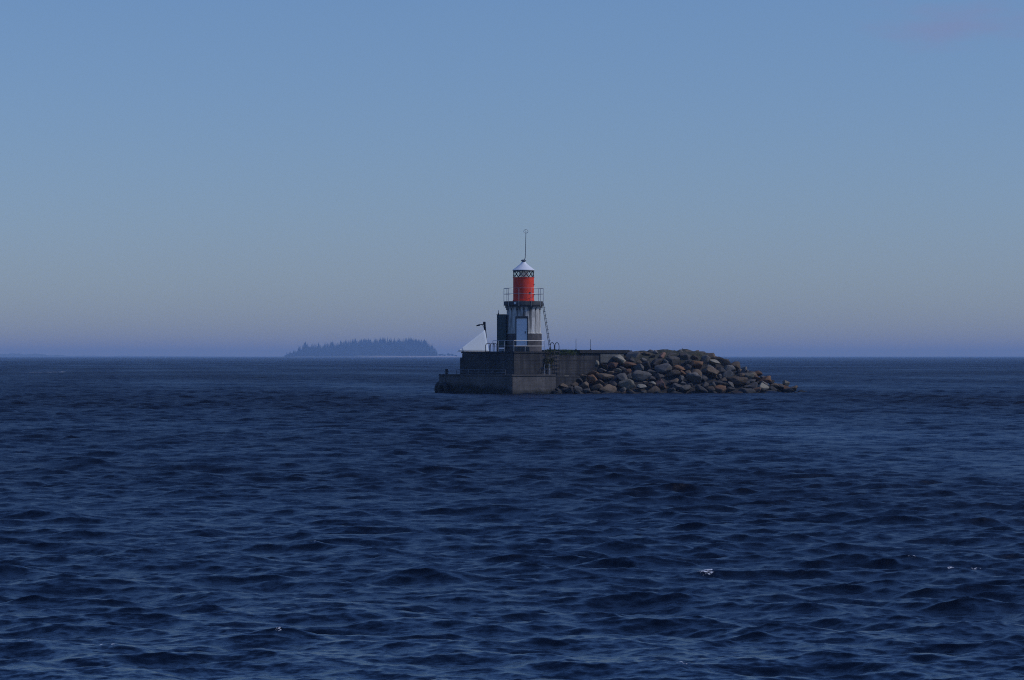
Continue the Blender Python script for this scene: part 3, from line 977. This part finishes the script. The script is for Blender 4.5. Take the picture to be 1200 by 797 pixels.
rnd = random.Random(21)
def on_slope(px, py):
    """world point on the mound seen at a photo pixel"""
    Y = 206.
    while Y < 226:
        p = at(px, py, Y)
        if Hm(p.x, p.y) >= p.z and p.y > ridge(p.x) - width(p.x) - .3: return p
        Y += .05
    return at(px, py, ridge((px - 600) / F * 214))
special = [   # px, py, width px, height px, colour, label
    (663, 446, 11, 17, 'pale', 'pale upright block of stone beside the right edge of the quay'),
    (673.5, 451, 11, 8, 'brownish', 'small tan boulder just right of the pale upright block'),
    (694, 445, 17, 15, 'orange brown', 'rounded orange brown boulder low in the heap below the wall'),
    (709, 441, 22, 11, 'brownish', 'broad tan boulder right of the rounded orange brown one'),
    (700, 426, 9, 10, 'pale', 'small bluish pale stone standing against the wall above the tan boulder'),
    (688, 458, 13, 9, 'grey', 'low grey boulder at the waterline under the orange brown boulder'),
    (735, 450, 22, 15, 'pale', 'large pale grey boulder near the waterline in the middle of the heap'),
    (752, 453, 12, 9, 'pale', 'small square whitish boulder right of the large pale grey one'),
    (725, 434, 9, 6, 'pale', 'little whitish stone wedged halfway up the heap'),
    (776, 431, 24, 17, 'grey', 'big light grey boulder halfway up the middle of the heap'),
    (750, 440, 26, 16, 'grey', 'big grey boulder above the small square whitish one'),
    (833, 437, 24, 21, 'brownish', 'largest tan boulder in the right half of the heap'),
    (813, 443, 21, 20, 'grey', 'big rounded grey boulder left of the largest tan boulder'),
    (803, 456, 16, 15, 'grey', 'rounded pale grey boulder at the waterline right of centre'),
    (835, 424, 20, 8, 'pale', 'flat pale slab lying tilted below the crest above the tan boulder'),
    (864, 446, 26, 17, 'brownish', 'brown boulder in the middle of the right hand slope'),
    (855, 432, 22, 13, 'grey', 'grey boulder high on the right hand slope'),
    (887, 457, 18, 8, 'orange brown', 'rusty orange boulder at the waterline of the right tail'),
    (886, 438, 16, 10, 'orange brown', 'brown orange boulder on the top edge of the right tail'),
    (921.5, 449, 10, 10, 'pale', 'pale mossy stone standing at the far right tip'),
    (908, 452, 16, 12, 'brownish', 'brown boulder left of the pale mossy tip stone'),
    (924, 458, 15, 8, 'dark grey', 'dark wet boulder under the pale mossy tip stone'),
    (940, 459.5, 12, 5, 'dark grey', 'outermost low dark rock awash right of the tip'),
    (796, 431, 16, 9, 'orange brown', 'rusty brown boulder right of the big light grey boulder'),
    (738, 427, 18, 10, 'orange brown', 'rusty boulder high in the left half of the heap'),
    (719, 428, 14, 11, 'pinkish', 'pinkish boulder against the lower wall in the left half'),
    (790.5, 408.5, 4, 5, 'dark grey', 'small dark stone standing up on the crest of the heap'),
    (757, 415, 12, 6, 'brownish', 'brown boulder on the crest just right of the dark coping'),
]
for px, py, w_, h_, col, lab in special:
    p = on_slope(px, py)
    m_ = p.y / F
    sx = w_ * m_ / 2 * 1.02; sz_ = h_ * m_ / 2 * 1.15
    if py < 410: p = Vector((p.x, ridge(p.x), Hm(p.x, ridge(p.x)) - .12)); h_ = 7
    put_rock(p.x, p.y + .1, p.z, (sx, (sx + sz_) * .5, sz_), col, lab, rnd, None, (rnd.uniform(-.12, .12), rnd.uniform(-.15, .15), rnd.choice((0, 3.14)) + rnd.uniform(-.3, .3)))
n_special = len(placed)

cols = ['grey'] * 7 + ['dark grey'] * 6 + ['brownish'] * 7 + ['orange brown'] * 2 + ['pinkish'] * 1 + ['pale'] * 1
def zone(X, Y, Z):
    px = 600 + X / Y * F
    v_ = 'at the waterline' if Z < .55 else ('midway up the slope' if Z < 1.9 else 'near the crest')
    hz_ = 'below the pier wall' if px < 735 else ('in the middle of the rock heap' if px < 825 else 'on the right tail of the breakwater')
    return v_ + ' ' + hz_
for rad, tries in ((.66, 200), (.54, 600), (.43, 2400), (.32, 4200)):
    for _ in range(tries):
        if len(placed) >= 292: break
        X = rnd.uniform(3.4, 21.6)
        yr, w_ = ridge(X), width(X)
        tmin = -.25 if X > 8.9 else .02
        Y = yr - rnd.uniform(tmin, 1.04) * w_
        Z = Hm(X, Y)
        if Z < -.15 or Z < 0 and rad > .5: continue
        if rad > .6 and Hx(X, Y) < 1.2: continue
        r = rad * rnd.uniform(.88, 1.15)
        ok = True
        for (a, b, c, q_) in placed:
            d = math.sqrt((a - X)**2 + ((b - Y) * .85)**2 + ((c - Z))**2)
            if d < (q_ + r) * .70: ok = False; break
        # keep off the quay
        loc = (Vector((X, Y, 0)) - O); s_, t_ = loc.dot(rv), loc.dot(lv)
        if s_ < 4.2 + r * .7 and t_ > -.3: ok = False
        if t_ > LEDGE - r * .5 and s_ < 11.2 + r * .5: ok = False
        if t_ > .1 - r * .3 and s_ < 7.6 and Z < 1.3: ok = False
        if not ok: continue
        col = rnd.choice(cols)
        big = 'large' if r > .6 else ('medium sized' if r > .42 else 'small')
        o = put_rock(X, Y, min(Z - .40 * r, 3.22 - .5 * r), (r * rnd.uniform(.95, 1.3), r * rnd.uniform(.85, 1.1), r * rnd.uniform(.8, 1.05)), col,
                 '%s %s boulder %s' % (big, col, zone(X, Y, Z)), rnd)
print('boulders', len(placed))

# ------------------------------------------------------------------ wooded island far off
YI = 7000.
mi = YI / F
def ix(px): return (px - 600) * mi
bm = bmesh.new()
prof = [(318, .3), (335, 2.0), (350, 4.5), (380, 8), (420, 11.0), (470, 11.0), (500, 7.0), (515, 3.5), (532, 2.2), (545, .3)]
gx = np.linspace(316, 547, 90); gyy = np.linspace(-1, 1, 14)
vv = []
for px in gx:
    h = float(np.interp(px, [a for a, b in prof], [b for a, b in prof]))
    row = []
    for t in gyy:
        z = h * (1 - t * t) + .25 * mnoise.noise(Vector((px * .2, t * 3, 0))) * h
        row.append(bm.verts.new((ix(px), YI + 75 + t * 100 * (.35 + .65 * min(1, h / 4)), z * 1.0 - .12 * abs(t))))
    vv.append(row)
for a, b in zip(vv, vv[1:]):
    for j in range(len(a) - 1): bm.faces.new((a[j], b[j], b[j+1], a[j+1]))
o = link('island', bm, M['soil'], None, True); tag(o, kind='structure')
# pale shore strip on the right
bm = bmesh.new()
vv = []
for px in np.linspace(405, 541, 50):
    h = 3.0 * min(1, (px - 403) / 40) * min(1, (545 - px) / 14)
    row = [bm.verts.new((ix(px), YI - 50 + j * 7, h * (j / 7) ** .8 - .25 + .15 * mnoise.noise(Vector((px * .3, j, 1))))) for j in range(8)]
    vv.append(row)
for a, b in zip(vv, vv[1:]):
    for j in range(7): bm.faces.new((a[j], b[j], b[j+1], a[j+1]))
o = link('beach', bm, M['sand'], None, True); tag(o, kind='structure')

def spruce_mesh(seed, slim):
    rnd = random.Random(seed)
    bm = bmesh.new()
    n = 22
    for i in range(n):
        u = i / (n - 1)
        z = .10 + .90 * u
        r = slim * ((1 - u) ** .8 * .98 + .03) * rnd.uniform(.75, 1.2)
        for j in range(7):
            a = rnd.uniform(0, 6.28)
            d = Vector((math.cos(a), math.sin(a), 0)); s = Vector((-d.y, d.x, 0))
            rr = r * rnd.uniform(.7, 1.2)
            tip = d * rr + Vector((0, 0, z - rr * .45))
            w_ = rr * .34 + .008
            root = Vector((0, 0, z + .02))
            m1 = d * rr * .55 + Vector((0, 0, z - rr * .12))
            bm.faces.new([bm.verts.new(root), bm.verts.new(m1 + s * w_), bm.verts.new(tip), bm.verts.new(m1 - s * w_)])
            bm.faces.new([bm.verts.new(root), bm.verts.new(m1 + Vector((0, 0, .025))), bm.verts.new(tip), bm.verts.new(m1 - Vector((0, 0, .05)))])
    me = bpy.data.meshes.new('crown'); bm.to_mesh(me); bm.free(); me.materials.append(M['spruce'])
    bm = bmesh.new(); tube(bm, [(0, 0, 0), (0, 0, .5), (0, 0, .97)], .016, 6, .004)
    mt = bpy.data.meshes.new('trunk'); bm.to_mesh(mt); bm.free(); mt.materials.append(M['bark'])
    return me, mt
variants = [spruce_mesh(40 + i, (.15, .18, .21, .24, .17, .28)[i]) for i in range(6)]
sky_prof = [(333, 415), (340, 411.5), (345, 410), (351, 405.5), (355, 405), (357, 400), (360, 401), (364, 402.5), (370, 402), (376, 403), (385, 401), (395, 400), (405, 399), (415, 397), (425, 396.5), (440, 396.8), (452, 396.2), (470, 396), (483, 396), (492, 397.5), (500, 399), (506, 403), (509, 407), (512, 411)]
rnd = random.Random(77)
trees = []
def hy(px, Y):
    h = float(np.interp(px, [a for a, b in prof], [b for a, b in prof]))
    t = (Y - YI - 75) / (100 * (.35 + .65 * min(1, h / 4)))
    return h * max(0, 1 - t * t) - .1
def tree(px, Y, top_py, lab, wide=1.0, vi=None):
    X = (px - 600) / F * Y
    top = CAM_H - (top_py - HOR) / F * Y
    h0 = hy(px, Y)
    h = max(2.0, top - h0)
    root = empty('spruce_tree', (X, Y, h0 - .2), lab, 'tree', rnd.uniform(0, 6.28), 'spruces on the far island')
    cm_, tm_ = variants[rnd.randrange(6) if vi is None else vi]
    for nm, me in (('crown', cm_), ('trunk', tm_)):
        o = bpy.data.objects.new(nm, me); C.objects.link(o); o.parent = root
        w_ = h * wide * rnd.uniform(.9, 1.2)
        o.scale = (w_, w_, h)
    trees.append(root)
tree(357.8, YI + 60, 399.8, 'lone tall spruce standing up at the left end of the far island', .9, 1)
px = 336.0
while px < 512:
    tp = float(np.interp(px, [a for a, b in sky_prof], [b for a, b in sky_prof]))
    z_ = 'left end' if px < 372 else ('left half' if px < 420 else ('right half' if px < 490 else 'right end'))
    tree(px, YI + rnd.uniform(50, 110), tp + rnd.choice((-.9, -.3, .3, .9, 1.6, 2.6)) + rnd.uniform(-.4, .4), 'hazy blue spruce rising from the %s of the wooded far island' % z_, .85)
    px += rnd.uniform(.95, 1.9)
px = 340.0
while px < 509:          # lower trees in front along the shore
    tp = float(np.interp(px, [a for a, b in sky_prof], [b for a, b in sky_prof]))
    z_ = 'left half' if px < 420 else 'right half'
    tree(px, YI + rnd.uniform(-2, 30), tp + (416 - tp) * rnd.uniform(.25, .55), 'lower hazy spruce along the shore of the %s of the far island' % z_, 1.7)
    px += rnd.uniform(1.5, 2.6)
print('trees', len(trees))
# undergrowth between the trunks, one mass
bm = bmesh.new()
for i in range(5200):
    px = rnd.uniform(334, 511)
    tp = float(np.interp(px, [a for a, b in sky_prof], [b for a, b in sky_prof]))
    Y = YI + rnd.uniform(10, 140)
    top = max(1.0, (HOR - tp) * mi * .66)
    p = Vector(((px - 600) / F * Y, Y, rnd.uniform(1.5, top)))
    a = Vector((rnd.gauss(0, 1), rnd.gauss(0, .4), rnd.gauss(0, 1))).normalized() * rnd.uniform(1.4, 3.0)
    b = Vector((a.z, rnd.gauss(0, .5), -a.x)).normalized() * rnd.uniform(1.2, 2.4)
    bm.faces.new([bm.verts.new(p + a), bm.verts.new(p + b), bm.verts.new(p - a), bm.verts.new(p - b)])
o = link('undergrowth', bm, M['spruce']); tag(o, kind='stuff')
# shrubs on the low right spit
for i, (px, h, w_) in enumerate(((514.5, 5, 5.0), (519, 5.5, 6.5), (524.5, 7.5, 7.0), (529, 6.5, 6.0), (533.5, 4.0, 4.5))):
    root = empty('shore_shrub', (ix(px), YI + 70, hy(px, YI + 70) - .3), 'hazy low shrub on the spit at the right tip of the far island', 'shrub', 0, 'shrubs on the island spit')
    bm = bmesh.new()
    for _ in range(9):
        leaf_clump(bm, rnd, Vector((rnd.uniform(-.6, .6) * w_, rnd.uniform(-.5, .5) * w_, rnd.uniform(.3, .8) * h)), (w_ * .4, w_ * .4, h * .22), 40, .8)
    link('foliage', bm, M['spruce'], root)
    bm = bmesh.new(); tube(bm, [(0, 0, -.3), (0, 0, h * .6)], .12, 6, .05); link('stem', bm, M['bark'], root)

# ------------------------------------------------------------------ very far land at the left edge
YF = 11000.
mf = YF / F
bm = bmesh.new()
vv = []
for px in np.linspace(-160, 320, 220):
    h = 8 + 7 * mnoise.noise(Vector((px * .045, 0, 5))) + 2.5 * mnoise.noise(Vector((px * .25, 2, 5)))
    h *= float(np.interp(px, [-160, -40, 60, 75, 200, 240, 320], [1, 1.3, 1.1, .45, .35, .2, 0]))
    row = [bm.verts.new(((px - 600) * mf, YF + j * 60, max(-.2, (h if j in (1, 2) else (h * .55 if j == 3 else -.4))))) for j in range(5)]
    vv.append(row)
for a, b in zip(vv, vv[1:]):
    for j in range(4): bm.faces.new((a[j], b[j], b[j+1], a[j+1]))
o = link('distant_shore', bm, M['far_land'], None, True); tag(o, kind='structure')

# ------------------------------------------------------------------ render settings
S.render.engine = 'CYCLES'
S.cycles.use_denoising = False
S.cycles.filter_width = 1.1
try: S.cycles.denoiser = 'OPENIMAGEDENOISE'
except Exception: pass
S.cycles.max_bounces = 6
S.cycles.volume_bounces = 1
S.cycles.transparent_max_bounces = 8
S.cycles.sample_clamp_indirect = 4
S.view_settings.view_transform = 'Standard'
S.view_settings.look = 'None'
S.view_settings.gamma = 1
S.view_settings.exposure = -0.6
